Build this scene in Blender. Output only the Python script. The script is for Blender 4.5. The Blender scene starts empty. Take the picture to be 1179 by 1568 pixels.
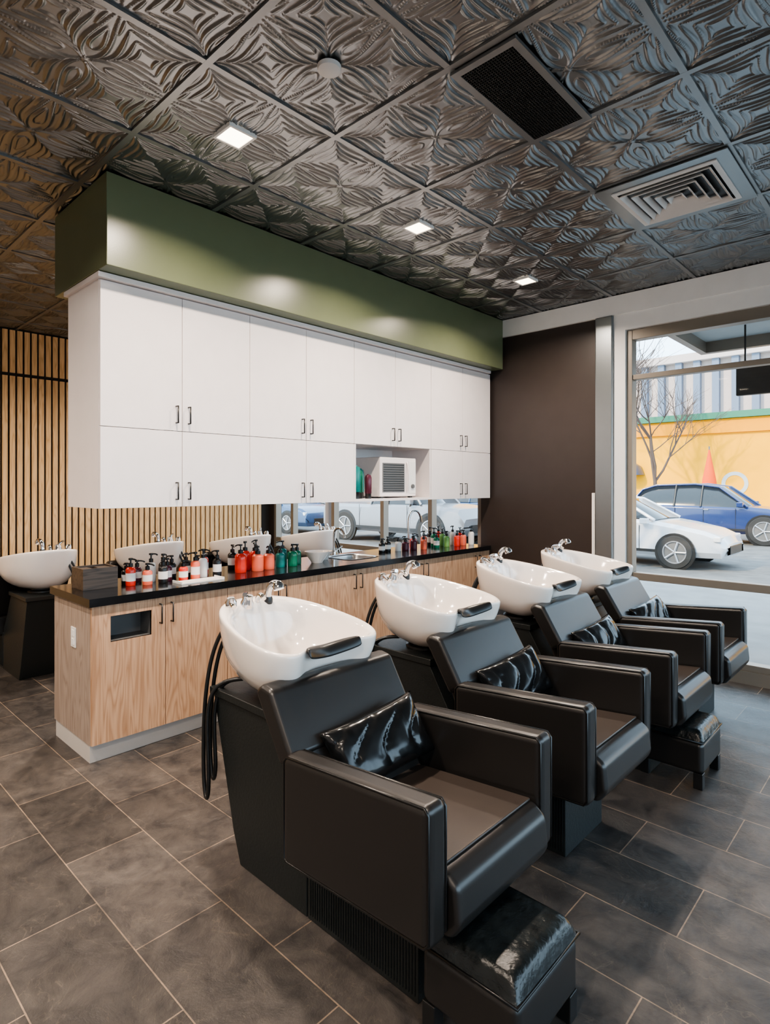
import bpy, bmesh, math, random
import numpy as np
from mathutils import Vector, Matrix
random.seed(7)
scene = bpy.context.scene
COL = scene.collection
R = math.radians
try:
    scene.view_settings.look = 'AgX - Medium High Contrast'
except Exception:
    pass

# ------------------------------------------------------------------ materials
def nodes_of(m):
    m.use_nodes = True
    return m.node_tree.nodes, m.node_tree.links
def mat(name, col, rough=0.5, metal=0.0, coat=0.0, noise=0.0, nscale=8.0, bump=0.0, bscale=60.0, spec=0.5, rvar=0.0):
    m = bpy.data.materials.new(name)
    n, l = nodes_of(m)
    b = n['Principled BSDF']
    b.inputs['Base Color'].default_value = (*col, 1)
    b.inputs['Roughness'].default_value = rough
    b.inputs['Metallic'].default_value = metal
    b.inputs['Coat Weight'].default_value = coat
    b.inputs['Coat Roughness'].default_value = 0.08
    b.inputs['Specular IOR Level'].default_value = spec
    tc = n.new('ShaderNodeTexCoord')
    nt = n.new('ShaderNodeTexNoise'); nt.inputs['Scale'].default_value = nscale; nt.inputs['Detail'].default_value = 4
    l.new(tc.outputs['Object'], nt.inputs['Vector'])
    cr = n.new('ShaderNodeValToRGB')
    a = max(noise, 0.02)
    cr.color_ramp.elements[0].position = 0.3; cr.color_ramp.elements[1].position = 0.7
    cr.color_ramp.elements[0].color = (*[max(0, c*(1-a)) for c in col], 1)
    cr.color_ramp.elements[1].color = (*[min(1, c*(1+a)) for c in col], 1)
    l.new(nt.outputs['Fac'], cr.inputs['Fac']); l.new(cr.outputs['Color'], b.inputs['Base Color'])
    if rvar > 0:
        mr = n.new('ShaderNodeMapRange'); mr.inputs['To Min'].default_value = rough-rvar; mr.inputs['To Max'].default_value = rough+rvar
        l.new(nt.outputs['Fac'], mr.inputs['Value']); l.new(mr.outputs['Result'], b.inputs['Roughness'])
    if bump > 0:
        n2 = n.new('ShaderNodeTexNoise'); n2.inputs['Scale'].default_value = bscale; n2.inputs['Detail'].default_value = 5
        l.new(tc.outputs['Object'], n2.inputs['Vector'])
        bp = n.new('ShaderNodeBump'); bp.inputs['Strength'].default_value = bump; bp.inputs['Distance'].default_value = 0.01
        l.new(n2.outputs['Fac'], bp.inputs['Height']); l.new(bp.outputs['Normal'], b.inputs['Normal'])
    return m
def emit(name, col, s):
    m = bpy.data.materials.new(name); n, l = nodes_of(m)
    b = n['Principled BSDF']; b.inputs['Base Color'].default_value = (*col, 1)
    b.inputs['Emission Color'].default_value = (*col, 1); b.inputs['Emission Strength'].default_value = s
    return m
def wood(name, c1, c2, axis='Z', rough=0.45, scale=1.0):
    m = bpy.data.materials.new(name); n, l = nodes_of(m); b = n['Principled BSDF']
    tc = n.new('ShaderNodeTexCoord'); mp = n.new('ShaderNodeMapping')
    s = [9*scale]*3; s['XYZ'.index(axis)] = 0.9*scale
    mp.inputs['Scale'].default_value = s
    l.new(tc.outputs['Object'], mp.inputs['Vector'])
    nt = n.new('ShaderNodeTexNoise'); nt.inputs['Scale'].default_value = 1.3; nt.inputs['Detail'].default_value = 2; nt.inputs['Distortion'].default_value = 0.4
    l.new(mp.outputs['Vector'], nt.inputs['Vector'])
    mm = n.new('ShaderNodeMath'); mm.operation = 'MULTIPLY'; mm.inputs[1].default_value = 60
    l.new(nt.outputs['Fac'], mm.inputs[0])
    sn = n.new('ShaderNodeMath'); sn.operation = 'SINE'; l.new(mm.outputs[0], sn.inputs[0])
    mr = n.new('ShaderNodeMapRange'); mr.inputs['From Min'].default_value = -1; mr.inputs['From Max'].default_value = 1
    l.new(sn.outputs[0], mr.inputs['Value'])
    pw = n.new('ShaderNodeMath'); pw.operation = 'POWER'; pw.inputs[1].default_value = .5; l.new(mr.outputs['Result'], pw.inputs[0])
    mp2 = n.new('ShaderNodeMapping'); s2 = [160*scale]*3; s2['XYZ'.index(axis)] = 4*scale; mp2.inputs['Scale'].default_value = s2
    l.new(tc.outputs['Object'], mp2.inputs['Vector'])
    n2 = n.new('ShaderNodeTexNoise'); n2.inputs['Scale'].default_value = 1; n2.inputs['Detail'].default_value = 3
    l.new(mp2.outputs['Vector'], n2.inputs['Vector'])
    mx = n.new('ShaderNodeMath'); mx.operation = 'MULTIPLY_ADD'; mx.inputs[1].default_value = 0.38
    l.new(pw.outputs[0], mx.inputs[0])
    m3 = n.new('ShaderNodeMath'); m3.operation = 'MULTIPLY'; m3.inputs[1].default_value = 0.6
    l.new(n2.outputs['Fac'], m3.inputs[0]); l.new(m3.outputs[0], mx.inputs[2])
    cr = n.new('ShaderNodeValToRGB'); cr.color_ramp.elements[0].position = 0.15; cr.color_ramp.elements[1].position = 0.75
    cr.color_ramp.elements[0].color = (*c1, 1); cr.color_ramp.elements[1].color = (*c2, 1)
    l.new(mx.outputs[0], cr.inputs['Fac']); l.new(cr.outputs['Color'], b.inputs['Base Color'])
    b.inputs['Roughness'].default_value = rough
    return m

M = {}
M['white'] = mat('white_laminate', (0.81, 0.745, 0.725), 0.36)
M['whitepaint'] = mat('white_paint', (0.84, 0.82, 0.79), 0.5, bump=0.02)
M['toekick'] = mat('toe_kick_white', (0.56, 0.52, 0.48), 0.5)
M['green'] = mat('green_paint', (0.150, 0.172, 0.098), 0.28, noise=0.03, bump=0.03, bscale=180)
M['darkwall'] = mat('dark_brown_paint', (0.040, 0.030, 0.0265), 0.40, noise=0.05)
M['wallgrey'] = mat('grey_paint', (0.42, 0.42, 0.43), 0.6)
M['oak'] = wood('oak_laminate', (0.35, 0.185, 0.10), (0.60, 0.38, 0.24), 'Z')
M['oakgrey_shaded'] = wood('grey_oak_laminate_shaded', (0.24, 0.175, 0.135), (0.42, 0.33, 0.27), 'Z')  # greyish oak of the end panel, with its shade darkened into the colour
M['slat'] = wood('slat_wood', (0.55, 0.31, 0.13), (0.80, 0.53, 0.27), 'Z')
M['felt'] = mat('dark_felt', (0.02, 0.017, 0.015), 0.9)
M['stone'] = mat('black_stone', (0.010, 0.010, 0.011), 0.12, noise=0.3, nscale=120)
M['leather'] = mat('black_leather', (0.0155, 0.0138, 0.0128), 0.33, bump=0.03, bscale=420, spec=.6)
M['litleather'] = mat('lamp_lit_leather', (0.050, 0.039, 0.033), 0.34, noise=0.08, bump=0.04, bscale=420)  # same black leather, lamp reflections on the seat painted in as lighter brown
M['gloss'] = mat('glossy_black_vinyl', (0.008, 0.0085, 0.009), 0.18, noise=0.4, nscale=30)
M['stoolvinyl'] = mat('crinkled_black_vinyl', (0.010, 0.0125, 0.0125), 0.27, noise=0.6, nscale=20, bump=0.35, bscale=38)
M['piping'] = mat('leather_piping', (0.007, 0.007, 0.007), 0.28)
M['blacklam'] = mat('black_woodgrain', (0.014, 0.017, 0.017), 0.40, bump=0.15, bscale=90)
M['black'] = mat('black_plastic', (0.012, 0.012, 0.012), 0.33)
M['porcelain'] = mat('porcelain', (0.85, 0.78, 0.72), 0.10, coat=0.8)
M['chrome'] = mat('chrome', (0.66, 0.66, 0.67), 0.12, metal=1)
M['steel'] = mat('brushed_steel', (0.55, 0.55, 0.55), 0.3, metal=1)
M['alu'] = mat('aluminium_frame', (0.25, 0.22, 0.185), 0.4, metal=0.4)
M['column'] = mat('satin_steel', (0.26, 0.28, 0.29), 0.30, metal=0.8)
M['darkalu'] = mat('dark_aluminium', (0.06, 0.055, 0.05), 0.35, metal=0.6)
M['ceil'] = mat('pewter_tin', (0.265, 0.275, 0.282), 0.29, metal=0.94, rvar=0.02)
M['ceilbar'] = mat('pewter_bar', (0.29, 0.30, 0.305), 0.36, metal=0.85)
M['ventblack'] = mat('vent_black', (0.01, 0.01, 0.01), 0.4)
M['ventwhite'] = mat('vent_white', (0.68, 0.66, 0.64), 0.45)
M['red'] = mat('red_bottle', (0.66, 0.04, 0.025), 0.25)
M['coral'] = mat('coral_bottle', (0.80, 0.16, 0.09), 0.3)
M['greenb'] = mat('green_bottle', (0.01, 0.15, 0.08), 0.25)
M['teal'] = mat('teal_bottle', (0.01, 0.19, 0.17), 0.3)
M['limeb'] = mat('lime_bottle', (0.16, 0.34, 0.10), 0.3)
M['label'] = mat('white_label', (0.8, 0.78, 0.75), 0.5)
M['purple'] = mat('plum_bottle', (0.09, 0.015, 0.03), 0.3)
M['darkwood'] = wood('dark_walnut', (0.03, 0.02, 0.015), (0.10, 0.07, 0.05), 'Y')
M['grey'] = mat('grey_plastic', (0.12, 0.12, 0.12), 0.5)
M['tyre'] = mat('tyre_rubber', (0.02, 0.02, 0.02), 0.8)
M['rim'] = mat('alloy_rim', (0.5, 0.5, 0.52), 0.3, metal=0.8)
M['carglass'] = mat('car_glass', (0.015, 0.02, 0.025), 0.08, coat=0.3)
M['carwhite'] = mat('car_white_paint', (0.60, 0.61, 0.64), 0.25, coat=0.8)
M['carblue'] = mat('car_blue_paint', (0.006, 0.024, 0.11), 0.25, coat=0.6)
M['carsilver'] = mat('car_silver_paint', (0.22, 0.22, 0.23), 0.3, metal=0.5, coat=0.6)
M['cardark'] = mat('car_slate_paint', (0.03, 0.07, 0.15), 0.3, metal=0.3, coat=0.6)
M['lamp'] = mat('headlamp', (0.7, 0.7, 0.7), 0.15)
M['tail'] = mat('tail_lamp', (0.5, 0.02, 0.02), 0.2)
M['asphalt'] = mat('asphalt', (0.12, 0.118, 0.115), 0.85, noise=0.25, nscale=3, bump=0.3)
M['concrete'] = mat('concrete', (0.24, 0.23, 0.22), 0.8, noise=0.12, nscale=3, bump=0.1)
M['yellow'] = mat('yellow_stucco', (0.86, 0.40, 0.012), 0.85, noise=0.10, nscale=0.6, spec=.2)
M['ochre'] = mat('ochre_band', (.78, .31, .01), .85, spec=.2)
M['greentrim'] = mat('green_trim', (0.03, 0.17, 0.10), 0.6)
M['bldg'] = mat('pale_cladding', (0.44, 0.37, 0.355), 0.7, noise=0.04)
M['bldgdark'] = mat('window_band', (0.11, 0.14, 0.20), 0.3)
M['brick'] = mat('brick_facade', (0.34, 0.16, 0.10), 0.8, noise=0.2, nscale=4)
M['orange'] = mat('orange_canvas', (0.80, 0.08, 0.003), 0.8)
M['bark'] = mat('bark', (0.09, 0.065, 0.055), 0.9)
M['canvas'] = mat('grey_awning', (0.42, 0.45, 0.46), 0.6)

gm = bpy.data.materials.new('window_glass'); n, l = nodes_of(gm)
n.remove(n['Principled BSDF'])
tr = n.new('ShaderNodeBsdfTransparent'); gl = n.new('ShaderNodeBsdfGlossy'); gl.inputs['Roughness'].default_value = 0.02
mx = n.new('ShaderNodeMixShader'); mx.inputs[0].default_value = 0.05
l.new(tr.outputs[0], mx.inputs[1]); l.new(gl.outputs[0], mx.inputs[2]); l.new(mx.outputs[0], n['Material Output'].inputs[0])
M['glass'] = gm

# floor
fm = bpy.data.materials.new('slate_floor_tile'); n, l = nodes_of(fm); b = n['Principled BSDF']
tc = n.new('ShaderNodeTexCoord'); mp = n.new('ShaderNodeMapping'); mp.inputs['Location'].default_value = (2.245+0.64*8, -0.85+0.32*20, 0)
l.new(tc.outputs['Object'], mp.inputs['Vector'])
bk = n.new('ShaderNodeTexBrick'); bk.offset = 0.5; bk.offset_frequency = 2; bk.squash = 1
bk.inputs['Scale'].default_value = 1; bk.inputs['Brick Width'].default_value = 0.64; bk.inputs['Row Height'].default_value = 0.32
bk.inputs['Mortar Size'].default_value = 0.0024; bk.inputs['Mortar Smooth'].default_value = 0.1; bk.inputs['Bias'].default_value = 0
bk.inputs['Color1'].default_value = (0.040, 0.037, 0.0355, 1); bk.inputs['Color2'].default_value = (0.076, 0.069, 0.065, 1); bk.inputs['Mortar'].default_value = (0.25, 0.19, 0.14, 1)
l.new(mp.outputs[0], bk.inputs['Vector'])
nn = n.new('ShaderNodeTexNoise'); nn.inputs['Scale'].default_value = 6.5; nn.inputs['Detail'].default_value = 14; nn.inputs['Roughness'].default_value = 0.76; nn.inputs['Distortion'].default_value = 0.35
l.new(tc.outputs['Object'], nn.inputs['Vector'])
cr = n.new('ShaderNodeValToRGB'); cr.color_ramp.elements[0].position = 0.36; cr.color_ramp.elements[0].color = (0.50, 0.51, 0.54, 1)
cr.color_ramp.elements[1].position = 0.68; cr.color_ramp.elements[1].color = (1.75, 1.66, 1.54, 1)
l.new(nn.outputs['Fac'], cr.inputs['Fac'])
vn = n.new('ShaderNodeTexNoise'); vn.inputs['Scale'].default_value = 3.6; vn.inputs['Detail'].default_value = 10; vn.inputs['Distortion'].default_value = 1.6
l.new(mp.outputs[0], vn.inputs['Vector'])
s1 = n.new('ShaderNodeMath'); s1.operation = 'SUBTRACT'; s1.inputs[1].default_value = 0.56; l.new(vn.outputs['Fac'], s1.inputs[0])
ab = n.new('ShaderNodeMath'); ab.operation = 'ABSOLUTE'; l.new(s1.outputs[0], ab.inputs[0])
vr = n.new('ShaderNodeMapRange'); vr.inputs['From Min'].default_value = 0.0; vr.inputs['From Max'].default_value = 0.006; vr.inputs['To Min'].default_value = 0.8; vr.inputs['To Max'].default_value = 0
l.new(ab.outputs[0], vr.inputs['Value'])
mul = n.new('ShaderNodeMix'); mul.data_type = 'RGBA'; mul.blend_type = 'MULTIPLY'; mul.inputs[0].default_value = 1
l.new(bk.outputs['Color'], mul.inputs[6]); l.new(cr.outputs['Color'], mul.inputs[7])
vm = n.new('ShaderNodeMix'); vm.data_type = 'RGBA'; vm.inputs[7].default_value = (.18, .145, .115, 1)
msk = n.new('ShaderNodeMath'); msk.operation = 'MULTIPLY'; l.new(vr.outputs[0], msk.inputs[0]); l.new(nn.outputs['Fac'], msk.inputs[1])
l.new(msk.outputs[0], vm.inputs[0]); l.new(mul.outputs[2], vm.inputs[6]); l.new(vm.outputs[2], b.inputs['Base Color'])
rr = n.new('ShaderNodeMapRange'); rr.inputs['To Min'].default_value = .20; rr.inputs['To Max'].default_value = .46
l.new(nn.outputs['Fac'], rr.inputs['Value']); l.new(rr.outputs[0], b.inputs['Roughness'])
bp = n.new('ShaderNodeBump'); bp.inputs['Strength'].default_value = 0.7; bp.inputs['Distance'].default_value = 0.010
sub = n.new('ShaderNodeMath'); sub.operation = 'SUBTRACT'; l.new(nn.outputs['Fac'], sub.inputs[0]); l.new(bk.outputs['Fac'], sub.inputs[1])
l.new(sub.outputs[0], bp.inputs['Height']); l.new(bp.outputs[0], b.inputs['Normal'])
M['floor'] = fm

# ------------------------------------------------------------------ helpers
def empty(name, loc=(0, 0, 0), rot=0.0):
    e = bpy.data.objects.new(name, None); e.location = loc; e.rotation_euler = (0, 0, rot)
    e.empty_display_size = 0.1
    COL.objects.link(e); return e
def mesh_obj(name, verts, faces, m, parent=None, smooth=False, bevel=0.0, seg=3, subsurf=0, mats=None, fmats=None):
    me = bpy.data.meshes.new(name); me.from_pydata(verts, [], faces); me.update()
    bm = bmesh.new(); bm.from_mesh(me); bmesh.ops.recalc_face_normals(bm, faces=bm.faces); bm.to_mesh(me); bm.free()
    for k in (mats or [m]): me.materials.append(k)
    if fmats:
        for p, i in zip(me.polygons, fmats): p.material_index = i
    ob = bpy.data.objects.new(name, me); COL.objects.link(ob)
    if parent: ob.parent = parent
    if smooth or bevel > 0:
        for p in me.polygons: p.use_smooth = True
    if bevel > 0:
        bv = ob.modifiers.new('bevel', 'BEVEL'); bv.width = bevel; bv.segments = seg; bv.limit_method = 'ANGLE'; bv.angle_limit = R(30); bv.harden_normals = True
    if subsurf:
        s = ob.modifiers.new('sub', 'SUBSURF'); s.levels = subsurf; s.render_levels = subsurf
    return ob
BF = [(0, 3, 2, 1), (4, 5, 6, 7), (0, 1, 5, 4), (1, 2, 6, 5), (2, 3, 7, 6), (3, 0, 4, 7)]
def bv(x0, x1, y0, y1, z0, z1):
    return [(x0, y0, z0), (x1, y0, z0), (x1, y1, z0), (x0, y1, z0), (x0, y0, z1), (x1, y0, z1), (x1, y1, z1), (x0, y1, z1)]
def box(name, x0, x1, y0, y1, z0, z1, m, parent=None, bevel=0.0, seg=2):
    return mesh_obj(name, bv(x0, x1, y0, y1, z0, z1), BF, m, parent, bevel=bevel, seg=seg)
def boxes(name, L, m, parent=None, bevel=0.0):
    V = []; F = []
    for q in L:
        o = len(V); V += bv(*q); F += [tuple(i+o for i in f) for f in BF]
    return mesh_obj(name, V, F, m, parent, bevel=bevel, seg=2)
def extr_y(name, prof, y0, y1, m, parent=None, bevel=0.0, seg=3):
    k = len(prof)
    V = [(x, y0, z) for x, z in prof]+[(x, y1, z) for x, z in prof]
    F = [tuple(range(k)), tuple(range(2*k-1, k-1, -1))]+[(i, (i+1) % k, k+(i+1) % k, k+i) for i in range(k)]
    return mesh_obj(name, V, F, m, parent, bevel=bevel, seg=seg)
def lathe(name, prof, m, parent=None, loc=(0, 0, 0), seg=24, mats=None, segm=None, rot=None):
    V = []; F = []; fm = []
    k = len(prof)
    for j in range(seg):
        a = 2*math.pi*j/seg
        for r, z in prof: V.append((r*math.cos(a), r*math.sin(a), z))
    for j in range(seg):
        j2 = (j+1) % seg
        for i in range(k-1):
            F.append((j*k+i, j2*k+i, j2*k+i+1, j*k+i+1)); fm.append(segm[i] if segm else 0)
    ob = mesh_obj(name, V, F, m, parent, smooth=True, mats=mats, fmats=fm if segm else None)
    bm = bmesh.new(); bm.from_mesh(ob.data); bmesh.ops.remove_doubles(bm, verts=bm.verts, dist=1e-5)
    for e in bm.edges:
        if len(e.link_faces) == 2 and e.calc_face_angle(0) > R(40): e.smooth = False
    bm.to_mesh(ob.data); bm.free()
    ob.location = loc
    if rot: ob.rotation_euler = rot
    return ob
def tube(name, pts, r, m, parent=None, cyclic=False, smooth=True):
    cu = bpy.data.curves.new(name, 'CURVE'); cu.dimensions = '3D'; cu.bevel_depth = r; cu.bevel_resolution = 3; cu.use_fill_caps = True
    if smooth:
        sp = cu.splines.new('NURBS'); sp.points.add(len(pts)-1)
        for p, q in zip(sp.points, pts): p.co = (*q, 1)
        sp.order_u = 4 if len(pts) > 3 else len(pts); sp.use_endpoint_u = True; sp.use_cyclic_u = cyclic; sp.resolution_u = 8
    else:
        sp = cu.splines.new('POLY'); sp.points.add(len(pts)-1)
        for p, q in zip(sp.points, pts): p.co = (*q, 1)
        sp.use_cyclic_u = cyclic
    cu.materials.append(m)
    ob = bpy.data.objects.new(name, cu); COL.objects.link(ob)
    if parent: ob.parent = parent
    return ob

# ------------------------------------------------------------------ dimensions
CZ = 3.21; WY = 5.20; LX = -7.24; RX = 3.2; BY = -2.8
T = 0.68; GX0 = -2.11; GY0 = 1.22

# ------------------------------------------------------------------ room shell
box('floor', LX-0.2, RX+0.2, BY-0.2, WY+0.15, -0.12, 0, M['floor'])
box('wall_back', LX-0.2, RX+0.2, BY-0.2, BY, 0, CZ, M['wallgrey'])
boxes('wall_right', [(RX, RX+0.2, BY, WY+0.15, 0, 0.25), (RX, RX+0.2, BY, WY+0.15, 2.95, CZ), (RX, RX+0.2, BY, BY+1.2, 0.25, 2.95), (RX, RX+0.2, WY-0.3, WY+0.15, 0.25, 2.95)], M['wallgrey'])
boxes('window_2', [(RX+0.05, RX+0.12, y, y+0.06, 0.25, 2.95) for y in (-1.6, 0.0, 1.6, 3.2, 4.84)]+[(RX+0.05, RX+0.12, -1.6, 4.9, z, z+0.06) for z in (0.25, 2.89)], M['alu'])

# ceiling: embossed tin tiles, one shared mesh
N = 176
def bez(p0, p1, p2, p3, k=34):
    t = np.linspace(0, 1, k)[:, None]
    p0, p1, p2, p3 = map(np.array, (p0, p1, p2, p3))
    return (1-t)**3*p0+3*(1-t)**2*t*p1+3*(1-t)*t*t*p2+t**3*p3
strokes = [
    (bez((.05, .03), (.40, -.02), (.62, .40), (.97, .93)), .034, 1.0),
    (bez((.24, .22), (.42, .20), (.52, .42), (.70, .69)), .028, .7),
    (bez((.28, .0), (.60, .0), (.74, .30), (.985, .62)), .034, 1.0),
    (bez((.50, .0), (.70, .01), (.84, .20), (.99, .40)), .028, .8),
    (bez((.72, .0), (.82, .01), (.92, .09), (.99, .22)), .026, .8),
    (bez((.76, .52), (.86, .62), (.92, .70), (.985, .80)), .024, .7),
]
g = np.linspace(-1, 1, N+1)
XX, YY = np.meshgrid(g, g, indexing='ij')
def wrap(v): return ((v+1.0) % 2.0)-1.0
U = wrap(XX+YY); Wv = wrap(XX-YY)
A = np.maximum(abs(U), abs(Wv)); B = np.minimum(abs(U), abs(Wv))
Hh = np.zeros_like(A)
for pts, w, hgt in strokes:
    k = len(pts)
    best = np.full(A.shape, 9.0)
    for i, (pa, pb) in enumerate(pts):
        s = i/(k-1); ww = w*(0.30+0.95*math.sin(math.pi*s)**0.8)
        best = np.minimum(best, np.sqrt((A-pa)**2+(B-abs(pb))**2)/ww)
    prof = np.clip(1-best/1.3, 0, 1); prof = prof*prof*(3-2*prof)
    Hh = np.maximum(Hh, prof*hgt)
Hh = Hh*0.0085+0.0035*np.exp(-((A-B)**2/.02+((A-.5)**2)/.03))+.005*np.clip(1-(A*A+B*B)/.006, 0, 1)
AT = np.maximum(abs(XX), abs(YY))
Hh *= np.clip((.955-AT)/0.02, 0, 1)
V = []; F = []
for i in range(N+1):
    for j in range(N+1):
        V.append(((g[i]+1)/2*T, (g[j]+1)/2*T, -float(Hh[i, j])))
for i in range(N):
    for j in range(N):
        a = i*(N+1)+j; F.append((a, a+1, a+N+2, a+N+1))
me = bpy.data.meshes.new('ceiling_tile'); me.from_pydata(V, [], F); me.materials.append(M['ceil'])
for p in me.polygons: p.use_smooth = True
ceil = empty('ceiling', (GX0-8*T, GY0-6*T, CZ))
for i in range(16):
    for j in range(12):
        t_ = bpy.data.objects.new('ceiling_tile', me); COL.objects.link(t_); t_.parent = ceil; t_.location = (i*T, j*T, 0)
L = []
for k in range(-8, 9):
    x = GX0+k*T; L.append((x-.014, x+.014, GY0-6*T, WY, CZ-.010, CZ+.004))
for k in range(-6, 6):
    y = GY0+k*T; L.append((GX0-8*T, GX0+8*T, y-.014, y+.014, CZ-.0105, CZ+.004))
boxes('trim_ceiling_grid', L, M['ceilbar'])
box('ceiling_slab', LX-0.2, RX+0.3, BY-0.2, WY+0.3, CZ+0.02, CZ+0.25, M['darkwall'])

# left slat wall
box('wall_left', LX-0.2, LX, BY, WY+0.15, 0, CZ, M['felt'])
L = []; y = BY+0.02
while y < 5.0:
    L.append((LX, LX+0.022, y, y+0.050, 0.0, 2.70)); L.append((LX, LX+0.022, y, y+0.050, 2.735, CZ-0.02)); y += 0.070
boxes('trim_wood_slats', L, M['slat'])

# front wall (y = WY)
wx0, wx1 = -3.50, -2.25
box('wall_front', wx0, wx1, WY, WY+0.15, 0, 3.03, M['darkwall'])
box('trim_beam', LX, RX, WY-0.03, WY+0.15, 3.03, CZ-0.011, M['whitepaint'])
box('wall_front_corner', LX-.05, LX+.1, WY, WY+.15, 0, 3.03, M['darkwall'])
box('trim_steel_column', wx1, -2.09, WY-0.05, WY+0.15, 0, 3.03, M['column'], bevel=0.012)
box('trim_white_jamb', -2.09, -1.99, WY-0.02, WY+0.15, 0, 3.03, M['whitepaint'])
box('trim_window_head', -1.99, RX, WY-0.02, WY+0.15, 2.885, 3.03, M['whitepaint'])
box('trim_corner_guard', -2.29, -2.262, WY-0.02, WY-0.001, 0.25, 1.46, M['whitepaint'])
def window(name, x0, x1, z0, z1, verts_x, hz):
    e = empty(name, ((x0+x1)/2, WY+0.06, 0))
    ox = (x0+x1)/2
    L = [(x0-ox, x0+.05-ox, -.05, .05, z0, z1), (x1-.05-ox, x1-ox, -.05, .05, z0, z1), (x0+.05-ox, x1-.05-ox, -.05, .05, z1-.09, z1), (x0+.05-ox, x1-.05-ox, -.05, .05, z0, z0+.05)]
    boxes('frame', L, M['alu'], e, bevel=0.004)
    boxes('mullions', [(x-.03-ox, x+.03-ox, -.045, .045, z0+.05, z1-.09) for x in verts_x]+[(x0+.05-ox, x1-.05-ox, -.04, .04, z-h, z+h) for z, h in hz], M['alu'], e, bevel=0.004)
    mesh_obj('pane', [(x0-ox, 0, z0), (x1-ox, 0, z0), (x1-ox, 0, z1), (x0-ox, 0, z1)], [(0, 1, 2, 3)], M['glass'], e)
    return e
window('window_1', -1.99, RX, 0.10, 2.885, [-0.55, 0.9, 2.3], [(2.47, .022), (.74, .032)])
box('baseboard_window', -1.99, RX, WY, WY+0.15, 0, 0.10, M['alu'])
window('window_3', LX+0.1, -3.50, 0.10, 3.03, [-6.72, -5.85, -4.95, -4.2], [(2.47, .022), (.74, .032)])
box('baseboard_window_left', LX+0.1, -3.50, WY, WY+0.15, 0, 0.10, M['alu'])
box('baseboard_front', wx0, wx1, WY-0.012, WY, 0, 0.1, M['black'])

LENS = emit('lens_glow', (1.0, 0.86, 0.66), 7)
def downlight(x, y, power=43, s=0.062):
    e = empty('recessed_light', (x, y, CZ))
    boxes('trim_ring', [(-s-.012, s+.012, -s-.012, -s, -.022, -.003), (-s-.012, s+.012, s, s+.012, -.022, -.003), (-s-.012, -s, -s, s, -.022, -.003), (s, s+.012, -s, s, -.022, -.003)], M['whitepaint'], e)
    box('lens', -s, s, -s, s, -.017, -.011, LENS, e)
    ld = bpy.data.lights.new('lamp', 'AREA'); ld.shape = 'SQUARE'; ld.size = 0.12; ld.energy = power; ld.color = (1.0, 0.84, 0.70); ld.spread = R(150)
    lo = bpy.data.objects.new('lamp', ld); COL.objects.link(lo); lo.parent = e; lo.location = (0, 0, -.024)
for y in (1.56, 2.92, 4.28): downlight(-2.45, y)
for y in (-1.16, 0.2): downlight(-2.45, y)  # row carried on out of view, added to even out the room light
for y in (-1.16, 0.2, 2.24, 3.60): downlight(-5.17, y)  # unseen row added beyond the soffit to light the back area
for y in (-1.84, -0.48): downlight(-0.41, y)  # lamps added behind the camera as fill
downlight(1.63, -1.84)  # one more added lamp out of view, for general fill

e = empty('return_air_grille', (-1.29, 2.25, CZ-0.010))
boxes('frame', [(-.15, .15, -.33, -.30, -.014, 0), (-.15, .15, .30, .33, -.014, 0), (-.15, -.12, -.30, .30, -.014, 0), (.12, .15, -.30, .30, -.014, 0)], M['ceilbar'], e)
boxes('backing', [(-.12, .12, -.30, .30, -.004, 0)], M['ventblack'], e)
boxes('bars', [(-.12+i*.012, -.12+i*.012+.003, -.30, .30, -.012, -.005) for i in range(1, 20)]+[(-.12, .12, -.30+i*.0125, -.30+i*.0125+.003, -.012, -.005) for i in range(1, 48)], M['blacklam'], e)
e = empty('air_diffuser', (-1.09, 3.60, CZ-0.010))
def sqring(s0, s1, z0, z1):
    V = []; F = []
    for s, z in ((s0, z0), (s1, z1), (s1, z1+.006), (s0, z0+.006)):
        V += [(-s, -s, z), (s, -s, z), (s, s, z), (-s, s, z)]
    for r in range(4):
        for i in range(4):
            F.append((r*4+i, r*4+(i+1) % 4, ((r+1) % 4)*4+(i+1) % 4, ((r+1) % 4)*4+i))
    return V, F
V, F = sqring(.335, .25, -.012, -.014)
mesh_obj('face_plate', V, F, M['column'], e)
box('throat', -.25, .25, -.25, .25, -.003, 0, M['ventblack'], e)
V, F = sqring(.27, .245, -.020, -.022)
mesh_obj('rim', V, F, M['ventwhite'], e)
for i in range(5):
    s = .235-.048*i
    V, F = sqring(s, s-.020, -.034, -.012)
    mesh_obj('louver_%d' % i, V, F, M['ventwhite'], e)
lathe('smoke_detector', [(0, -.03), (.03, -.03), (.046, -.022), (.048, -.006), (0, -.006)], M['ventwhite'], loc=(-1.77, 1.56, CZ-.005))

# ------------------------------------------------------------------ soffit and upper cabinets
box('wall_soffit', -4.01, -3.215, 1.266, WY-0.031, 2.702, CZ-0.011, M['green'], bevel=0.004)
e = empty('upper_cabinet', (-3.36, 1.288, 0))
dw = 0.484; CB = 1.40; CT = 2.70; SZ = 1.857; D0 = -.485
yn0, yn1 = 4*dw, 6*dw
boxes('carcass', [(D0, -.022, 0, yn0, CB, CT), (D0, -.022, yn1, 8*dw-.002, CB, CT), (D0, -.022, yn0, yn1, SZ, CT),
                  (D0, -.002, yn0, yn1, CB, CB+.02), (D0, D0+.02, yn0, yn1, CB+.02, SZ)], M['white'], e)
boxes('niche_sides', [(-.1, -.003, yn0+.002, yn0+.02, CB+.02, SZ), (D0+.02, -.003, yn1-.02, yn1-.002, CB+.02, SZ)], M['white'], e)
boxes('crown', [(D0-.02, .03, -.02, 8*dw-.03, CT-.03, CT-.0005)], M['white'], e, bevel=.004)
gp = .0018
D = []
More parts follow.
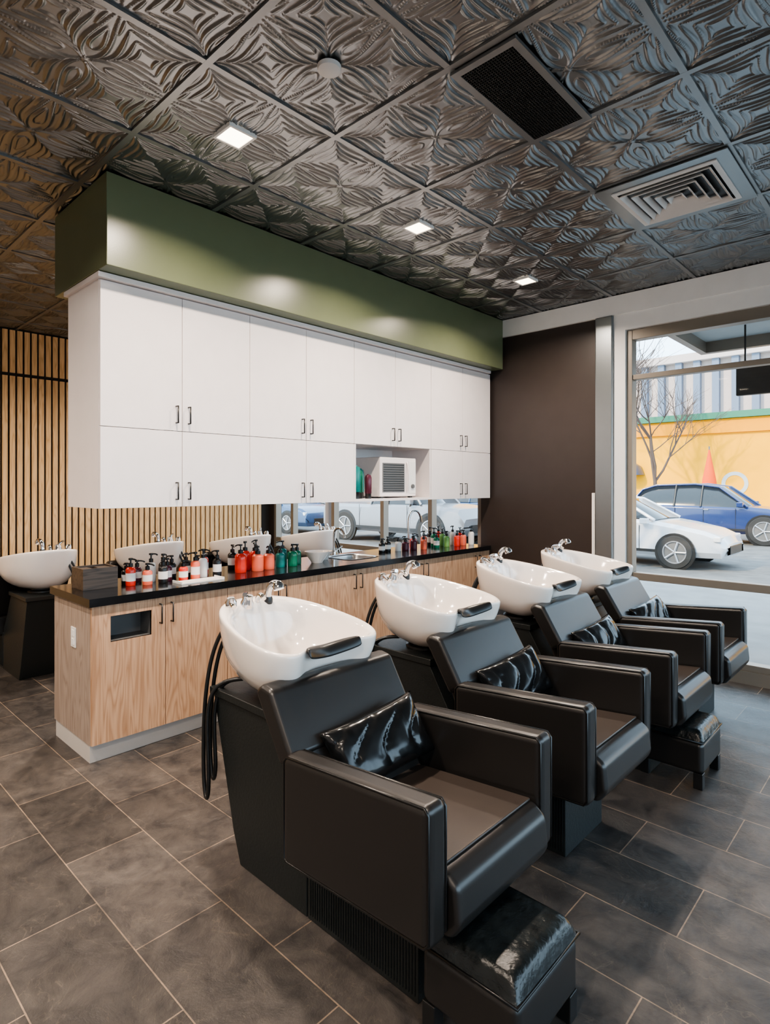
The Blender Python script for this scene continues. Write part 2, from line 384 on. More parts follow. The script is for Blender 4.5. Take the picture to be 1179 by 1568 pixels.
for i in range(8):
    D.append((-.02, 0, i*dw+gp, (i+1)*dw-gp, SZ+gp, CT-.035))
    if i not in (4, 5): D.append((-.02, 0, i*dw+gp, (i+1)*dw-gp, CB, SZ-gp))
boxes('doors', D, M['white'], e, bevel=.0015)
def pull(parent, x, y, z, h=.10):
    tube('pull', [(x, y, z), (x+.028, y, z), (x+.028, y, z+h), (x, y, z+h)], .0048, M['black'], parent, smooth=False)
for i in range(0, 8, 2):
    yc = (i+1)*dw
    for s in (-.04, .04):
        pull(e, 0, yc+s, SZ+.05)
        if i != 4: pull(e, 0, yc+s, CB+.045)
m = empty('microwave_oven', (-3.42, 3.58, CB+.0205))
box('body', -.36, 0, 0, .47, .012, .35, M['white'], m, bevel=.01)
boxes('feet', [(-.34, -.31, .03, .06, 0, .012), (-.34, -.31, .41, .44, 0, .012), (-.05, -.02, .03, .06, 0, .012), (-.05, -.02, .41, .44, 0, .012)], M['black'], m)
box('door_window', 0, .004, .03, .31, .05, .30, M['grey'], m, bevel=.001)
boxes('window_louvers', [(.004, .006, .04, .30, .06+i*.02, .068+i*.02) for i in range(12)], M['darkalu'], m)
box('control_panel', 0, .004, .37, .46, .04, .32, M['label'], m, bevel=.001)
lathe('dial', [(0, 0), (.02, 0), (.018, .012), (0, .012)], M['grey'], m, loc=(.004, .415, .10), rot=(0, R(90), 0))
tube('handle', [(.002, .34, .05), (.03, .34, .06), (.03, .34, .30), (.002, .34, .31)], .007, M['white'], m)

# ------------------------------------------------------------------ bottles
def pump_bottle(x, y, z, h, r, bm_, name='pump_bottle', label=True, cap=None):
    e = empty(name, (x, y, z+.0005), random.uniform(0, 6))
    hb = h*.68
    lathe('body', [(0, 0), (r*.95, 0), (r, .006), (r, hb*.25), (r*1.003, hb*.25), (r*1.003, hb*.68), (r, hb*.68), (r, hb*.86), (r*.75, hb*.96), (r*.4, hb), (r*.4, hb+.004), (0, hb+.004)], bm_, e, seg=18, mats=[bm_, M['label']], segm=[0, 0, 0, 0, 1 if label else 0, 0, 0, 0, 0, 0, 0])
    c = cap or M['black']
    lathe('collar', [(0, hb), (r*.46, hb), (r*.46, hb+.022), (.005, hb+.026), (.005, h-.012), (.013, h-.012), (.013, h), (0, h)], c, e, seg=14)
    tube('nozzle', [(0, 0, h-.006), (.02, 0, h-.005), (.042, 0, h-.008), (.046, 0, h-.018)], .005, c, e)
def tube_bottle(x, y, z, h, r, bm_, name='shampoo_bottle'):
    lathe(name, [(0, 0), (r*.9, 0), (r*.9, h*.2), (r, h*.22), (r, h*.85), (r*.8, h*.95), (r*.35, h*.97), (r*.35, h), (0, h)], bm_, loc=(x, y, z), seg=18, mats=[bm_, M['black']], segm=[1, 1, 0, 0, 0, 0, 0, 0])
zn = CB+.021
tube_bottle(-3.43, 3.305, zn, .27, .04, M['teal']); tube_bottle(-3.48, 3.39, zn, .24, .032, M['greenb']); tube_bottle(-3.41, 3.43, zn, .20, .028, M['purple'])
tube_bottle(-3.55, 3.48, zn, .25, .028, M['teal'])

# ------------------------------------------------------------------ base cabinet
CX = -3.36; CY0 = 1.245; CT2 = 0.912
e = empty('base_cabinet', (CX, CY0, 0))
LY = WY-.055-CY0
hx0, hx1, hy0, hy1 = -.50, -.16, 2.08, 2.44
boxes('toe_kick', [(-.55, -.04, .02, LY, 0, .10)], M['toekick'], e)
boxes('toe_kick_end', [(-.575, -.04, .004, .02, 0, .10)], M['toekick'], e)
edges = [0, .42, .84, 1.26, 1.605, 2.01, 2.42, 2.84, 3.26, 3.68, LY]
D = []
z0, z1 = .105, CT2-.045
for i in range(1, len(edges)-1): D.append((-.02, 0, edges[i]+gp, edges[i+1]-gp, z0, z1))
a0, a1, b0, b1 = .10, .335, .655, .80
D += [(-.02, 0, 0, a0, z0, z1), (-.02, 0, a1, .42-gp, z0, z1), (-.02, 0, a0, a1, z0, b0), (-.02, 0, a0, a1, b1, z1)]
boxes('doors', D, M['oak'], e)
boxes('waste_slot_liner', [(-.16, -.15, a0-.01, a1+.01, b0-.01, b1+.01), (-.15, -.005, a0-.006, a0, b0, b1), (-.15, -.005, a1, a1+.006, b0, b1), (-.15, -.005, a0, a1, b0-.006, b0), (-.15, -.005, a0, a1, b1, b1+.006)], M['grey'], e)
boxes('carcass', [(-.57, -.022, .42, 2.06, .10, z1), (-.57, -.022, 2.46, LY, .10, z1), (-.57, -.17, .02, .42, .10, z1), (-.57, -.022, 2.06, 2.46, .10, .66)], M['felt'], e)
boxes('end_panel', [(-.59, -.022, 0, .02, .10, z1)], M['oakgrey_shaded'], e)
boxes('back_panel', [(-.59, -.572, .02, LY, .10, z1)], M['oak'], e)
o = .02
boxes('countertop', [(-.61, .02, -o, hy0, z1, CT2), (-.61, .02, hy1, LY, z1, CT2), (-.61, hx0, hy0, hy1, z1, CT2), (hx1, .02, hy0, hy1, z1, CT2)], M['stone'], e)
for i in range(1, 10, 2):
    for s in (-.035, .035): pull(e, 0, edges[i]+s, z1-.15, .11)
boxes('outlet_plate', [(-.30, -.23, -.006, 0, .60, .715)], M['label'], e, bevel=.002)
boxes('outlet_socket', [(-.28, -.25, -.009, -.006, .615, .65), (-.28, -.25, -.009, -.006, .665, .70)], M['whitepaint'], e)
V = []; F = []
cxh, cyh = (hx0+hx1)/2, (hy0+hy1)/2
rings = [(.175, .185, CT2+.004), (.16, .17, CT2+.003), (.155, .165, CT2-.01), (.14, .15, CT2-.15), (.08, .09, CT2-.165), (.01, .01, CT2-.168)]
K = 32
for rx, ry, z in rings:
    for j in range(K):
        a = 2*math.pi*j/K; c, s = math.cos(a), math.sin(a); p = .45
        V.append((cxh+rx*math.copysign(abs(c)**p, c), cyh+ry*math.copysign(abs(s)**p, s), z))
for r_ in range(len(rings)-1):
    for j in range(K): F.append((r_*K+j, r_*K+(j+1) % K, (r_+1)*K+(j+1) % K, (r_+1)*K+j))
mesh_obj('hand_basin', V, F, M['steel'], e, smooth=True)
e = empty('kitchen_faucet', (-3.91, 3.50, CT2+.0005))
lathe('base', [(0, 0), (.028, 0), (.026, .03), (.015, .04), (0, .04)], M['chrome'], e)
tube('spout', [(0, 0, .03), (0, 0, .16), (.0, 0, .22), (.07, 0, .25), (.13, 0, .22), (.14, 0, .16)], .010, M['chrome'], e)
tube('lever', [(0, .02, .03), (0, .06, .05), (0, .10, .07)], .006, M['chrome'], e)
e = empty('kitchen_faucet', (-3.90, 4.50, CT2+.0005))
lathe('base', [(0, 0), (.028, 0), (.026, .03), (.015, .04), (0, .04)], M['chrome'], e)
tube('spout', [(0, 0, .03), (0, 0, .24), (0, .01, .33), (.03, .07, .38), (.05, .13, .33), (.05, .14, .24)], .011, M['chrome'], e)

e = empty('tissue_box', (-3.73, 1.40, CT2+.0005))
boxes('sides', [(-.09, .09, -.10, -.088, 0, .125), (-.09, .09, .088, .10, 0, .125), (-.09, -.078, -.088, .088, 0, .125), (.078, .09, -.088, .088, 0, .125)], M['darkwood'], e)
boxes('lid', [(-.078, .078, -.088, -.02, .105, .115), (-.078, .078, .02, .088, .105, .115), (-.078, .078, -.088, .088, 0, .01)], M['darkwood'], e)
k = 0
cols = ['red', 'black', 'coral', 'purple', 'black', 'label', 'purple', 'black', 'red', 'black', 'coral', 'black', 'label', 'purple', 'black', 'red']
for yy in (1.58, 1.66, 1.74, 1.82, 1.90, 1.98, 2.06, 2.14):
    for xx in (-3.57, -3.70):
        pump_bottle(xx+random.uniform(-.015, .015)-(.05 if k % 3 == 0 else 0), yy+random.uniform(-.012, .012), CT2, random.uniform(.13, .19), .029, M[cols[k]]); k += 1
boxes('comb_tray', [(-3.54, -3.42, 1.80, 2.10, CT2+.0005, CT2+.006), (-3.54, -3.42, 1.80, 1.805, CT2+.006, CT2+.016), (-3.54, -3.42, 2.095, 2.10, CT2+.006, CT2+.016)], M['label'])
for i, (x, y, h, r, c) in enumerate([(-3.60, 2.34, .20, .04, 'red'), (-3.68, 2.43, .21, .038, 'red'), (-3.58, 2.47, .18, .042, 'coral'), (-3.72, 2.54, .19, .036, 'red'), (-3.60, 2.58, .17, .042, 'coral'), (-3.62, 2.70, .16, .034, 'teal'), (-3.60, 2.80, .17, .038, 'greenb'), (-3.70, 2.78, .19, .036, 'teal'), (-3.66, 2.89, .16, .034, 'greenb'), (-3.80, 2.40, .18, .034, 'black'), (-3.82, 2.62, .2, .03, 'black')]):
    pump_bottle(x, y, CT2, h, r, M[c], label=(c == 'black'))
lathe('ceramic_bowl', [(0, 0), (.045, 0), (.05, .012), (.085, .06), (.098, .09), (.092, .09), (.078, .055), (.04, .02), (0, .016)], M['porcelain'], loc=(-3.62, 3.06, CT2+.0005), seg=32)
lathe('ceramic_bowl', [(0, 0), (.045, 0), (.05, .012), (.075, .05), (.088, .07), (.082, .07), (.07, .045), (.04, .02), (0, .016)], M['porcelain'], loc=(-3.74, 3.22, CT2+.0005), seg=32)
for (x, y, h, r, c) in [(-3.72, 3.92, .13, .03, 'black'), (-3.74, 4.02, .14, .03, 'black'), (-3.70, 4.12, .13, .03, 'label'), (-3.68, 4.20, .12, .034, 'purple'), (-3.74, 4.26, .13, .03, 'grey'), (-3.66, 4.30, .14, .032, 'purple'), (-3.72, 4.36, .15, .034, 'red'), (-3.62, 4.40, .14, .03, 'coral'), (-3.70, 4.50, .17, .032, 'coral'), (-3.62, 4.60, .15, .03, 'greenb'), (-3.70, 4.66, .19, .032, 'greenb'), (-3.60, 4.74, .16, .03, 'limeb'), (-3.70, 4.80, .18, .03, 'limeb'), (-3.56, 4.86, .16, .032, 'red'), (-3.66, 4.92, .2, .03, 'label'), (-3.56, 4.97, .16, .03, 'coral'), (-3.64, 5.02, .18, .03, 'red'), (-3.54, 5.08, .2, .03, 'label'), (-3.80, 4.86, .2, .03, 'red'), (-3.8, 4.72, .19, .03, 'black')]:
    pump_bottle(x, y, CT2, h, r, M[c], label=(c in ('black', 'grey', 'greenb')))

# ------------------------------------------------------------------ shampoo sinks
half = [(-.29, 0), (-.285, .07), (-.255, .14), (-.19, .20), (-.09, .245), (.03, .272), (.14, .285), (.24, .282), (.315, .245), (.345, .19), (.305, .13), (.272, .065), (.262, 0)]
outline = half+[(x, -y) for x, y in reversed(half[1:-1])]
def rimz(x, y):
    z = .925+(.33-x)/.62*.10
    if x > .2: z -= .030*max(0, 1-abs(y)/.17)
    return z
def shampoo_sink(X, Y, rot):
    e = empty('shampoo_sink', (X, Y, 0), rot)
    V = []; F = []; K = len(outline)
    def ring(fx, fr, fy, c, dz, mode):
        for x, y in outline:
            s = fx if x > c else fr
            xx = c+(x-c)*s; yy = y*fy
            zr = rimz(x, y)
            z = zr+dz if mode == 'r' else dz+(zr-.93)*.35*max(fy, .0)
            V.append((xx, yy, z))
    c = .03
    ring(.08, .08, .08, -.05, .70, 'a')
    ring(.34, .50, .44, -.04, .695, 'a')
    ring(.66, .78, .73, -.01, .735, 'a')
    ring(.88, .93, .92, c, .80, 'a')
    ring(.97, .99, .985, c, -.055, 'r')
    ring(1.0, 1.0, 1.0, c, -.014, 'r')
    ring(.99, .99, .99, c, .0, 'r')
    ring(.94, .91, .95, c, .002, 'r')
    ring(.91, .66, .90, c, -.006, 'r')
    ring(.88, .60, .86, c, -.04, 'r')
    ring(.74, .50, .72, c, .80, 'a')
    ring(.50, .36, .46, c, .755, 'a')
    ring(.10, .10, .10, .0, .745, 'a')
    nr = len(V)//K
    F.append(tuple(range(K)))
    for r_ in range(nr-1):
        for j in range(K): F.append((r_*K+j, r_*K+(j+1) % K, (r_+1)*K+(j+1) % K, (r_+1)*K+j))
    F.append(tuple((nr-1)*K+j for j in range(K)))
    mesh_obj('basin', V, F, M['porcelain'], e, smooth=True, subsurf=2)
    lathe('drain', [(0, .002), (.022, .002), (.028, 0), (.028, -.004), (0, -.004)], M['chrome'], e, loc=(0, 0, .752))
    V = []; F = []; KK = 17; sec = 10
    for i in range(KK):
        t = -1+2*i/(KK-1); y = t*.135
        xr = .268+.055*abs(t)**1.8; zr = .898+.026*abs(t)**1.6
        hw = .030*(1-.55*abs(t)**4); hh = .016*(1-.4*abs(t)**4)
        for q in range(sec):
            a = 2*math.pi*q/sec
            dx = hw*math.cos(a); dz = hh*math.sin(a)-(.028*max(0, math.cos(a))**2)
            V.append((xr+dx, y, zr+dz))
    for i in range(KK-1):
        for q in range(sec): F.append((i*sec+q, i*sec+(q+1) % sec, (i+1)*sec+(q+1) % sec, (i+1)*sec+q))
    F.append(tuple(range(sec))); F.append(tuple(range((KK-1)*sec, KK*sec)))
    mesh_obj('neck_rest', V, F, M['black'], e, smooth=True, subsurf=1)
    zd = 1.003
    lathe('valve_body', [(0, 0), (.028, 0), (.028, .02), (.022, .034), (.022, .052), (0, .058)], M['chrome'], e, loc=(-.185, -.06, zd), rot=(0, R(12), 0))
    tube('valve_lever', [(-.185, -.06, zd+.052), (-.16, -.08, zd+.066), (-.10, -.125, zd+.072)], .0095, M['chrome'], e)
    lathe('vacuum_breaker', [(0, 0), (.024, 0), (.024, .04), (.015, .058), (0, .062)], M['chrome'], e, loc=(-.20, -.125, zd-.008), rot=(R(10), R(10), 0))
    tube('breaker_arm', [(-.2, -.12, zd+.035), (-.15, -.165, zd+.042), (-.11, -.17, zd+.025)], .011, M['chrome'], e)
    lathe('spray_holder', [(0, 0), (.022, 0), (.020, .02), (.016, .03), (0, .03)], M['black'], e, loc=(-.19, .055, zd), rot=(0, R(10), 0))
    tube('spray_handle', [(-.19, .055, zd+.02), (-.188, .055, zd+.07), (-.17, .06, zd+.10), (-.125, .065, zd+.09)], .016, M['chrome'], e)
    lathe('spray_head', [(0, 0), (.024, 0), (.026, .014), (.017, .034), (0, .036)], M['chrome'], e, loc=(-.120, .065, zd+.068), rot=(0, R(-25), 0))
    tube('breaker_pipe', [(-.2, .0, zd-.01), (-.195, .005, zd+.04), (-.17, .0, zd+.06), (-.13, -.01, zd+.035)], .012, M['chrome'], e)
    lathe('pivot', [(0, .66), (.11, .66), (.105, .685), (.085, .695), (.08, .72), (0, .72)], M['black'], e)
    prof = [(-.05, 0), (-.10, .12), (-.25, .64), (.17, .64), (.285, .45), (.37, .34), (.37, 0)]
    extr_y('pedestal', prof, -.18, .18, M['blacklam'], e, bevel=.004, seg=2)
    box('pedestal_top', -.265, .185, -.192, .192, .642, .674, M['blacklam'], e, bevel=.004)
    for dy, low in ((-.012, .24), (.02, .31)):
        tube('hose', [(-.20, -.10+dy, .97), (-.25, -.15+dy, .90), (-.275, -.19+dy, .72), (-.28, -.20+dy, .48), (-.27, -.205+dy, low+.03), (-.235, -.21+dy, low-.045), (-.205, -.215+dy, low+.03), (-.22, -.215+dy, .46), (-.235, -.21+dy, .64), (-.20, -.17+dy, .72), (-.10, -.10, .72)], .0085, M['black'], e)
    return e

# ------------------------------------------------------------------ chairs
def pillow(x, y, z, rot, w=.36, h=.22, t=.055):
    n1 = 34; V = []; F = []
    rnd = random.Random(int(y*100))
    ph = [rnd.uniform(0, 6) for _ in range(6)]
    for side in (1, -1):
        for i in range(n1+1):
            for j in range(n1+1):
                u = -1+2*i/n1; v = -1+2*j/n1
                f = max(0, (1-u**4))**.55*max(0, (1-v**4))**.55
                pin = 1-.07*(1-abs(u)**2)*abs(v)**3; pin2 = 1-.06*(1-abs(v)**2)*abs(u)**3
                c1 = abs(math.sin(5.2*v+1.6*u+.8*math.sin(3*u+ph[0])+ph[1]))
                c2 = abs(math.sin(8.5*v-2.2*u*u+ph[2]))
                wr = -.013*(1-c1)**3-.010*(1-c2)**4*abs(v)
                V.append((u*w/2*pin2, v*h/2*pin, side*(t*f+wr*f)))
    m_ = (n1+1)**2
    for s in (0, 1):
        for i in range(n1):
            for j in range(n1):
                a = s*m_+i*(n1+1)+j; F.append((a, a+1, a+n1+2, a+n1+1) if s else (a, a+n1+1, a+n1+2, a+1))
    ob = mesh_obj('throw_pillow', V, F, M['gloss'], smooth=True)
    bm = bmesh.new(); bm.from_mesh(ob.data); bmesh.ops.remove_doubles(bm, verts=bm.verts, dist=1e-4); bmesh.ops.recalc_face_normals(bm, faces=bm.faces); bm.to_mesh(ob.data); bm.free()
    ob.location = (x, y, z); ob.rotation_euler = rot
    return ob
def salon_chair(X, Y, rot):
    e = empty('salon_chair', (X, Y, 0), rot)
    arm = [(.43, .29), (1.05, .32), (1.05, .70), (.43, .647)]
    for nm, y0, y1 in (('arm_left', -.335, -.250), ('arm_right', .250, .335)):
        extr_y(nm, arm, y0, y1, M['leather'], e, bevel=.027, seg=5)
        for yy in (y0+.006, y1-.006):
            q = [(.45, yy, .300), (1.03, yy, .328), (1.044, yy, .345), (1.044, yy, .676), (1.030, yy, .692), (.452, yy, .642), (.437, yy, .626), (.437, yy, .312)]
            tube('piping', q, .0042, M['piping'], e, cyclic=True, smooth=False)
    seat = [(.40, .27), (1.05, .31), (1.085, .36), (1.075, .46), (1.03, .492), (.40, .435)]
    extr_y('seat', seat, -.247, .247, M['leather'], e, bevel=.02, seg=5)
    extr_y('seat_cushion_top', [(.42, .436), (1.02, .490), (1.02, .500), (.42, .448)], -.235, .235, M['litleather'], e, bevel=.005)
    bk_ = [(.245, .80), (.275, .828), (.325, .82), (.52, .50), (.56, .43), (.47, .40), (.40, .45)]
    extr_y('backrest', bk_, -.247, .247, M['leather'], e, bevel=.015, seg=4)
    bk2 = [(.238, .805), (.272, .835), (.332, .826), (.455, .625), (.415, .60), (.385, .58)]
    extr_y('backrest_upper', bk2, -.31, .31, M['leather'], e, bevel=.02, seg=5)
    box('base', .375, .885, -.18, .18, 0, .30, M['blacklam'], e, bevel=.004)
    boxes('base_ribs', [(.39+i*.012, .394+i*.012, s*.1815-.0015, s*.1815+.0015, .02, .28) for i in range(41) for s in (-1, 1)], M['blacklam'], e)
    return e
def footstool(X, Y):
    e = empty('footstool', (X, Y, 0))
    box('upholstered_body', -.155, .155, -.17, .17, .075, .235, M['leather'], e, bevel=.025, seg=5)
    V = []; F = []; K = 18
    for i in range(K+1):
        for j in range(K+1):
            u = -1+2*i/K; v = -1+2*j/K
            V.append((u*.157, v*.172, .236+.058*((1-u**12)*(1-v**12))**.5+.002*(1-u*u)*(1-v*v)))
    for i in range(K):
        for j in range(K): a = i*(K+1)+j; F.append((a, a+K+1, a+K+2, a+1))
    mesh_obj('cushion', V, F, M['stoolvinyl'], e, smooth=True, subsurf=1)
    tube('piping', [(-.155, -.17, .238), (.155, -.17, .238), (.155, .17, .238), (-.155, .17, .238)], .005, M['piping'], e, cyclic=True, smooth=False)
    for i, (a, b_) in enumerate([(-1, -1), (1, -1), (1, 1), (-1, 1)]):
        box('leg_%d' % i, a*.13-.022, a*.13+.022, b_*.145-.022, b_*.145+.022, 0, .08, M['black'], e, bevel=.003)
for Y in (1.51, 2.45, 3.42, 4.30):
    shampoo_sink(-2.0, Y, 0); salon_chair(-2.0, Y, 0)
    pillow(-1.475, Y+.035, .60, (R(12), R(58), R(90-85)), w=.23, h=.44)
for Y in (1.58, 2.52, 3.50, 4.43):
    shampoo_sink(-5.30, Y, math.pi); salon_chair(-5.30, Y, math.pi)
footstool(-.91, 1.45); footstool(-1.01, 3.40)

# ------------------------------------------------------------------ outdoors
ZG = -0.12
box('ground_sidewalk', -40, 30, WY+.16, 10.2, ZG-.2, ZG+.08, M['concrete'])
box('ground_street', -60, 40, 10.2, 24, ZG-.2, ZG-.02, M['asphalt'])
box('ground_far_sidewalk', -60, 40, 24, 27.5, ZG-.2, ZG+.08, M['concrete'])
boxes('ground_side_street', [(RX+.35, 30, -20, WY+.15, ZG-.2, ZG+.05)], M['concrete'])

def car(name, X, Y, L, W, H, paint, kind, rot=0):
    e = empty(name, (X, Y, ZG-.02), rot)
    w = W/2
    if kind == 'sedan':
        st = [(0, .60, .80), (.02, .70, .90), (.10, .74, .97), (.22, .73, 1), (.45, .70, 1), (.68, .68, 1), (.80, .62, .98), (.92, .54, .93), (.98, .46, .82), (1, .36, .70)]
        gh = [(.10, .73), (.22, .90), (.34, .99), (.46, 1.0), (.56, .96), (.72, .67)]
    elif kind == 'suv':
        st = [(0, .50, .85), (.01, .62, .95), (.08, .65, 1), (.45, .64, 1), (.70, .63, 1), (.82, .60, .98), (.94, .54, .93), (.99, .45, .85), (1, .32, .75)]
        gh = [(.02, .64), (.09, .90), (.18, .98), (.42, 1.0), (.56, .95), (.72, .62)]
    else:
        st = [(0, .52, .95), (.005, .60, .98), (.38, .60, 1), (.40, .62, 1), (.72, .62, 1), (.84, .60, .99), (.97, .56, .95), (1, .42, .88)]
        gh = [(.385, .61), (.41, .90), (.46, .99), (.56, 1.0), (.63, .95), (.74, .61)]
    V = []; F = []
    zb = .17*H
    for fx, fz, fw in st:
        x = (fx-.5)*L; zt = fz*H; ww = w*fw
        end = .1*H if fx in (0, 1) else 0
        V += [(x, -ww*.9, zb+end), (x, -ww, zb+.08*H+end*.6), (x, -ww, zt*.72), (x, -ww*.97, zt-.05*H), (x, -ww*.88, zt), (x, 0, zt+.012*H), (x, ww*.88, zt), (x, ww*.97, zt-.05*H), (x, ww, zt*.72), (x, ww, zb+.08*H+end*.6), (x, ww*.9, zb+end)]
    k = 11
    for i in range(len(st)-1):
        for j in range(k): F.append((i*k+j, i*k+(j+1) % k, (i+1)*k+(j+1) % k, (i+1)*k+j))
    F.append(tuple(range(k))); F.append(tuple(range((len(st)-1)*k, len(st)*k)))
    mesh_obj('body', V, F, paint, e, bevel=.012, seg=2)
    V = []; F = []; fmt = []
    belt = gh[0][1]*H*.97
    for fx, fz in gh:
        x = (fx-.5)*L; z = fz*H; q = max(0, (z-belt)/(H-belt)); wt = w*(.92-.22*q)
        V += [(x, -w*.92, belt-.02), (x, -wt, z), (x, 0, z+.015*H), (x, wt, z), (x, w*.92, belt-.02)]
    for i in range(len(gh)-1):
        for j in range(4):
            F.append((i*5+j, i*5+j+1, (i+1)*5+j+1, (i+1)*5+j))
            fmt.append(1 if (j in (0, 3)) else (1 if i in (0, len(gh)-2) else 0))
    mesh_obj('greenhouse', V, F, paint, e, smooth=True, mats=[paint, M['carglass']], fmats=fmt)
    for s in (-1, 1):
        pts = []
        for fx, fz in gh:
            z = fz*H; q = max(0, (z-belt)/(H-belt)); pts.append(((fx-.5)*L, s*w*(.92-.22*q), z))
        tube('roof_rail', pts, .035, paint, e, smooth=False)
        for fx in (.30, .46):
            if kind == 'pickup': fx += .21
            tube('pillar', [((fx-.5)*L, s*w*.93, belt-.02), ((fx-.495)*L, s*w*.715, .985*H)], .03, M['black'] if kind != 'sedan' else paint, e, smooth=False)
        box('door_handle', -.02*L, .01*L, s*w*1.0-.012, s*w*1.0+.012, .56*H, .575*H, M['rim'], e)
        box('mirror', .17*L, .205*L, s*w*1.08-.07, s*w*1.08+.07, .62*H, .70*H, paint, e, bevel=.02)
        boxes('door_seams', [(fx*L-.006, fx*L+.006, s*w-.004, s*w+.003, .26*H, .60*H) for fx in (-.19, -.02, .16)]+[(-.3*L, .3*L, s*w-.004, s*w+.008, .22*H, .26*H)], M['black'], e)
        box('headlight', .455*L, .482*L, s*w*.72-.14, s*w*.72+.14, .40*H, .47*H, M['lamp'], e, bevel=.02)
        box('tail_light', -.502*L, -.475*L, s*w*.78-.12, s*w*.78+.12, .45*H, .56*H, M['tail'], e, bevel=.02)
    r = max(.235*H, .33)
    for fx in (-.31, .31):
        for s in (-1, 1):
            lathe('arch', [(0, -.06), (r*1.14, -.06), (r*1.14, .006), (0, .006)], M['black'], e, loc=(fx*L, s*w*1.0, r), rot=(R(-90*s), 0, 0), seg=28)
            lathe('tyre', [(r*.66, -.09), (r*.95, -.09), (r, -.05), (r, .0), (r*.95, .022), (r*.68, .026), (r*.66, .01)], M['tyre'], e, loc=(fx*L, s*w*1.0, r), rot=(R(-90*s), 0, 0), seg=32)
            lathe('rim_dish', [(0, .010), (r*.60, .008), (r*.64, .024), (r*.68, .024)], M['grey'], e, loc=(fx*L, s*w*1.0, r), rot=(R(-90*s), 0, 0), seg=28)
            for q in range(5):
                a = 2*math.pi*q/5
                tube('spoke', [(fx*L, s*(w+.02), r), (fx*L+math.cos(a)*r*.66, s*(w+.022), r+math.sin(a)*r*.66)], .022, M['rim'], e, smooth=False)
            lathe('rim_lip', [(r*.60, .012), (r*.62, .03), (r*.68, .03), (r*.69, .012)], M['rim'], e, loc=(fx*L, s*w*1.0, r), rot=(R(-90*s), 0, 0), seg=28)
    box('bumper_grille', .485*L, .503*L, -w*.5, w*.5, .22*H, .34*H, M['black'], e, bevel=.01)
    return e
car('car', -5.25, 13.4, 4.6, 1.8, 1.42, M['carwhite'], 'sedan')
car('car', -4.9, 19.8, 4.6, 1.85, 1.70, M['carblue'], 'suv')
car('car', -11.6, 13.3, 5.4, 1.95, 1.85, M['carsilver'], 'pickup')
car('car', -17.8, 13.4, 4.7, 1.85, 1.60, M['cardark'], 'suv')
car('car', -13.5, 19.8, 4.6, 1.8, 1.45, M['cardark'], 'sedan', math.pi)
car('car', -23.5, 13.4, 4.6, 1.8, 1.45, M['carwhite'], 'sedan')
car('car', -20.5, 19.8, 4.6, 1.8, 1.6, M['carsilver'], 'suv', math.pi)

e = empty('yellow_building', (0, 28, 0))
box('stucco_wall', -28, 12, 0, 6, ZG, 4.35, M['yellow'], e)
box('parapet', -28.2, 12.2, -.25, 6, 4.35, 4.62, M['greentrim'], e)
box('soffit_band', -28, 12, -.12, 0, 3.75, 4.34, M['ochre'], e)
boxes('openings', [(-26+i*4.2, -24+i*4.2, -.05, 0, .9, 2.6) for i in range(3)], M['bldgdark'], e)
lathe('dome_awning', [(0, .65), (.3, .6), (.6, .4), (.75, 0), (0, 0)], M['cardark'], e, loc=(-10.6, -.1, 2.0), seg=20)
for i, (x, z, rr) in enumerate([(-6.2, 1.6, .5), (-3.4, 2.0, .7), (-1.5, 1.4, .45)]):
    lathe('mural_swirl_%d' % i, [(rr*.7, 0), (rr*.7, .02), (rr, .02), (rr, 0)], M['canvas'] if i != 1 else M['coral'], e, loc=(x, -.0, z), rot=(R(90), 0, 0), seg=28)
e = empty('office_building', (0, 42, 0))
box('facade', -60, 20, 0, 10, ZG, 9.6, M['bldg'], e)
boxes('fins', [(-60+i*1.1, -59.6+i*1.1, -.4, 0, 5.0, 9.6) for i in range(72)], M['bldgdark'], e)
box('cornice', -60, 20, -.6, 0, 9.6, 10.1, M['bldg'], e)
e = empty('brick_building', (-50, 28, 0))
box('facade', 0, 20, 0, 6, ZG, 9, M['brick'], e)
boxes('windows', [(1+i*3, 2.8+i*3, -.05, 0, z, z+1.6) for i in range(6) for z in (1.0, 4.0, 6.8)], M['bldgdark'], e)
e = empty('patio_umbrella', (-6.35, 23.6+1.2, ZG+.08))
lathe('canopy', [(.02, 2.95), (.10, 2.5), (.24, 1.8), (.30, 1.2), (.20, .85), (.02, .85)], M['orange'], e, seg=10)
lathe('pole', [(0, 0), (.25, 0), (.25, .06), (.025, .08), (.025, 3.05), (0, 3.05)], M['grey'], e, seg=12)

def tree(x, y, seed, h=6.0):
    rnd = random.Random(seed)
    cu = bpy.data.curves.new('street_tree', 'CURVE'); cu.dimensions = '3D'; cu.bevel_depth = 1; cu.bevel_resolution = 1
    def br(p, d, ln, r, lv):
        k = 4; sp = cu.splines.new('POLY'); sp.points.add(k)
        pts = []
        for i in range(k+1):
            sp.points[i].co = (*p, 1); sp.points[i].radius = r*(1-.45*i/k); pts.append(p.copy())
            d = (d+Vector((rnd.uniform(-.2, .2), rnd.uniform(-.2, .2), rnd.uniform(-.05, .15)))).normalized()
            p = p+d*ln/k
        if lv > 0:
            for _ in range(5 if lv > 1 else 3):
                q = pts[rnd.randint(2, k)]
                nd = (d+Vector((rnd.uniform(-1, 1), rnd.uniform(-1, 1), rnd.uniform(-.2, .7)))).normalized()
                br(q, nd, ln*rnd.uniform(.55, .75), r*.5, lv-1)
    br(Vector((0, 0, 0)), Vector((0, 0, 1)), h*.45, .10, 4)
    cu.materials.append(M['bark'])
    ob = bpy.data.objects.new('street_tree', cu); COL.objects.link(ob); ob.location = (x, y, ZG)
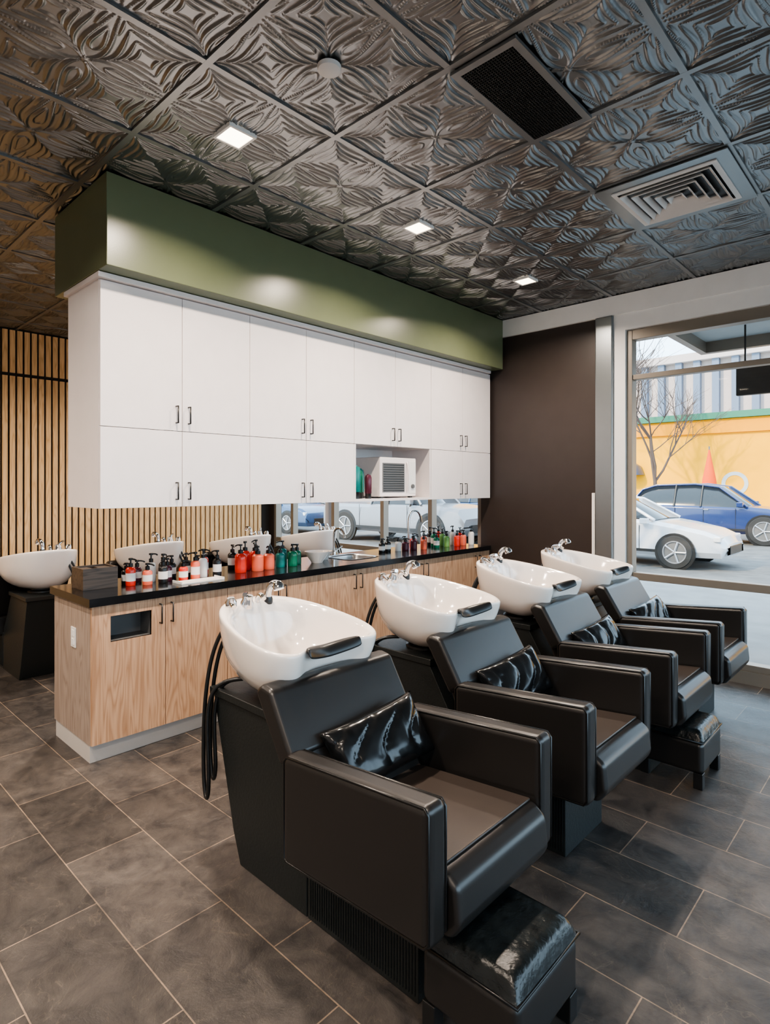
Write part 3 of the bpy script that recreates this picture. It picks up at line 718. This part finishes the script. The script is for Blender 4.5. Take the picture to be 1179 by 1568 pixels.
tree(-5.35, 9.6, 3, 6.5); tree(-1.0, 24.9, 5, 8); tree(-11, 9.6, 8, 6.5); tree(-8.5, 25.4, 11, 8); tree(2.4, 9.6, 12, 6)

e = empty('street_awning', (0, WY+.2, 0))
box('slab', -1.95, 4.0, .0, 1.9, 3.12, 3.22, M['canvas'], e, bevel=.01)
boxes('ribs', [(-1.95, 4.0, 1.82, 1.9, 3.0, 3.12), (-1.95, -1.88, 0, 1.82, 3.0, 3.12)]+[(x, x+.05, 0, 1.82, 3.05, 3.12) for x in (-1.0, 0, 1, 2, 3)], M['alu'], e)
e = empty('hanging_sign', (-1.15, WY+1.5, 0))
box('panel', -.32, .32, -.03, .03, 2.42, 2.76, M['darkalu'], e, bevel=.01)
boxes('hangers', [(-.25, -.235, -.008, .008, 2.76, 3.12), (.235, .25, -.008, .008, 2.76, 3.12)], M['black'], e)

# ------------------------------------------------------------------ lights
w = bpy.data.worlds.new('World'); scene.world = w; w.use_nodes = True
n, l = w.node_tree.nodes, w.node_tree.links
bg = n['Background']
sky = n.new('ShaderNodeTexSky'); sky.sky_type = 'HOSEK_WILKIE'; sky.turbidity = 3; sky.ground_albedo = .4
sky.sun_direction = Vector((-.3, -.8, .6)).normalized()
mixn = n.new('ShaderNodeMix'); mixn.data_type = 'RGBA'; mixn.inputs[0].default_value = .6
mixn.inputs[7].default_value = (.62, .83, 1.0, 1)
l.new(sky.outputs[0], mixn.inputs[6]); l.new(mixn.outputs[2], bg.inputs['Color'])
bg.inputs['Strength'].default_value = 8.5
sd = bpy.data.lights.new('sun', 'SUN'); sd.energy = 7.0; sd.angle = R(2); sd.color = (1, .80, .52)
so = bpy.data.objects.new('sun', sd); COL.objects.link(so); so.rotation_euler = Vector((.35, .8, -.62)).to_track_quat('-Z', 'Y').to_euler()

# ------------------------------------------------------------------ camera
cd = bpy.data.cameras.new('camera'); cam = bpy.data.objects.new('camera', cd); COL.objects.link(cam)
cam.location = (0, 0, 1.53); cam.rotation_euler = (R(90), 0, R(43.2))
cd.sensor_fit = 'VERTICAL'; cd.sensor_height = 36; cd.sensor_width = 36*1664/2212; cd.lens = 36*902/1568; cd.shift_y = -41/1568
cd.clip_start = .05; cd.clip_end = 300
scene.camera = cam
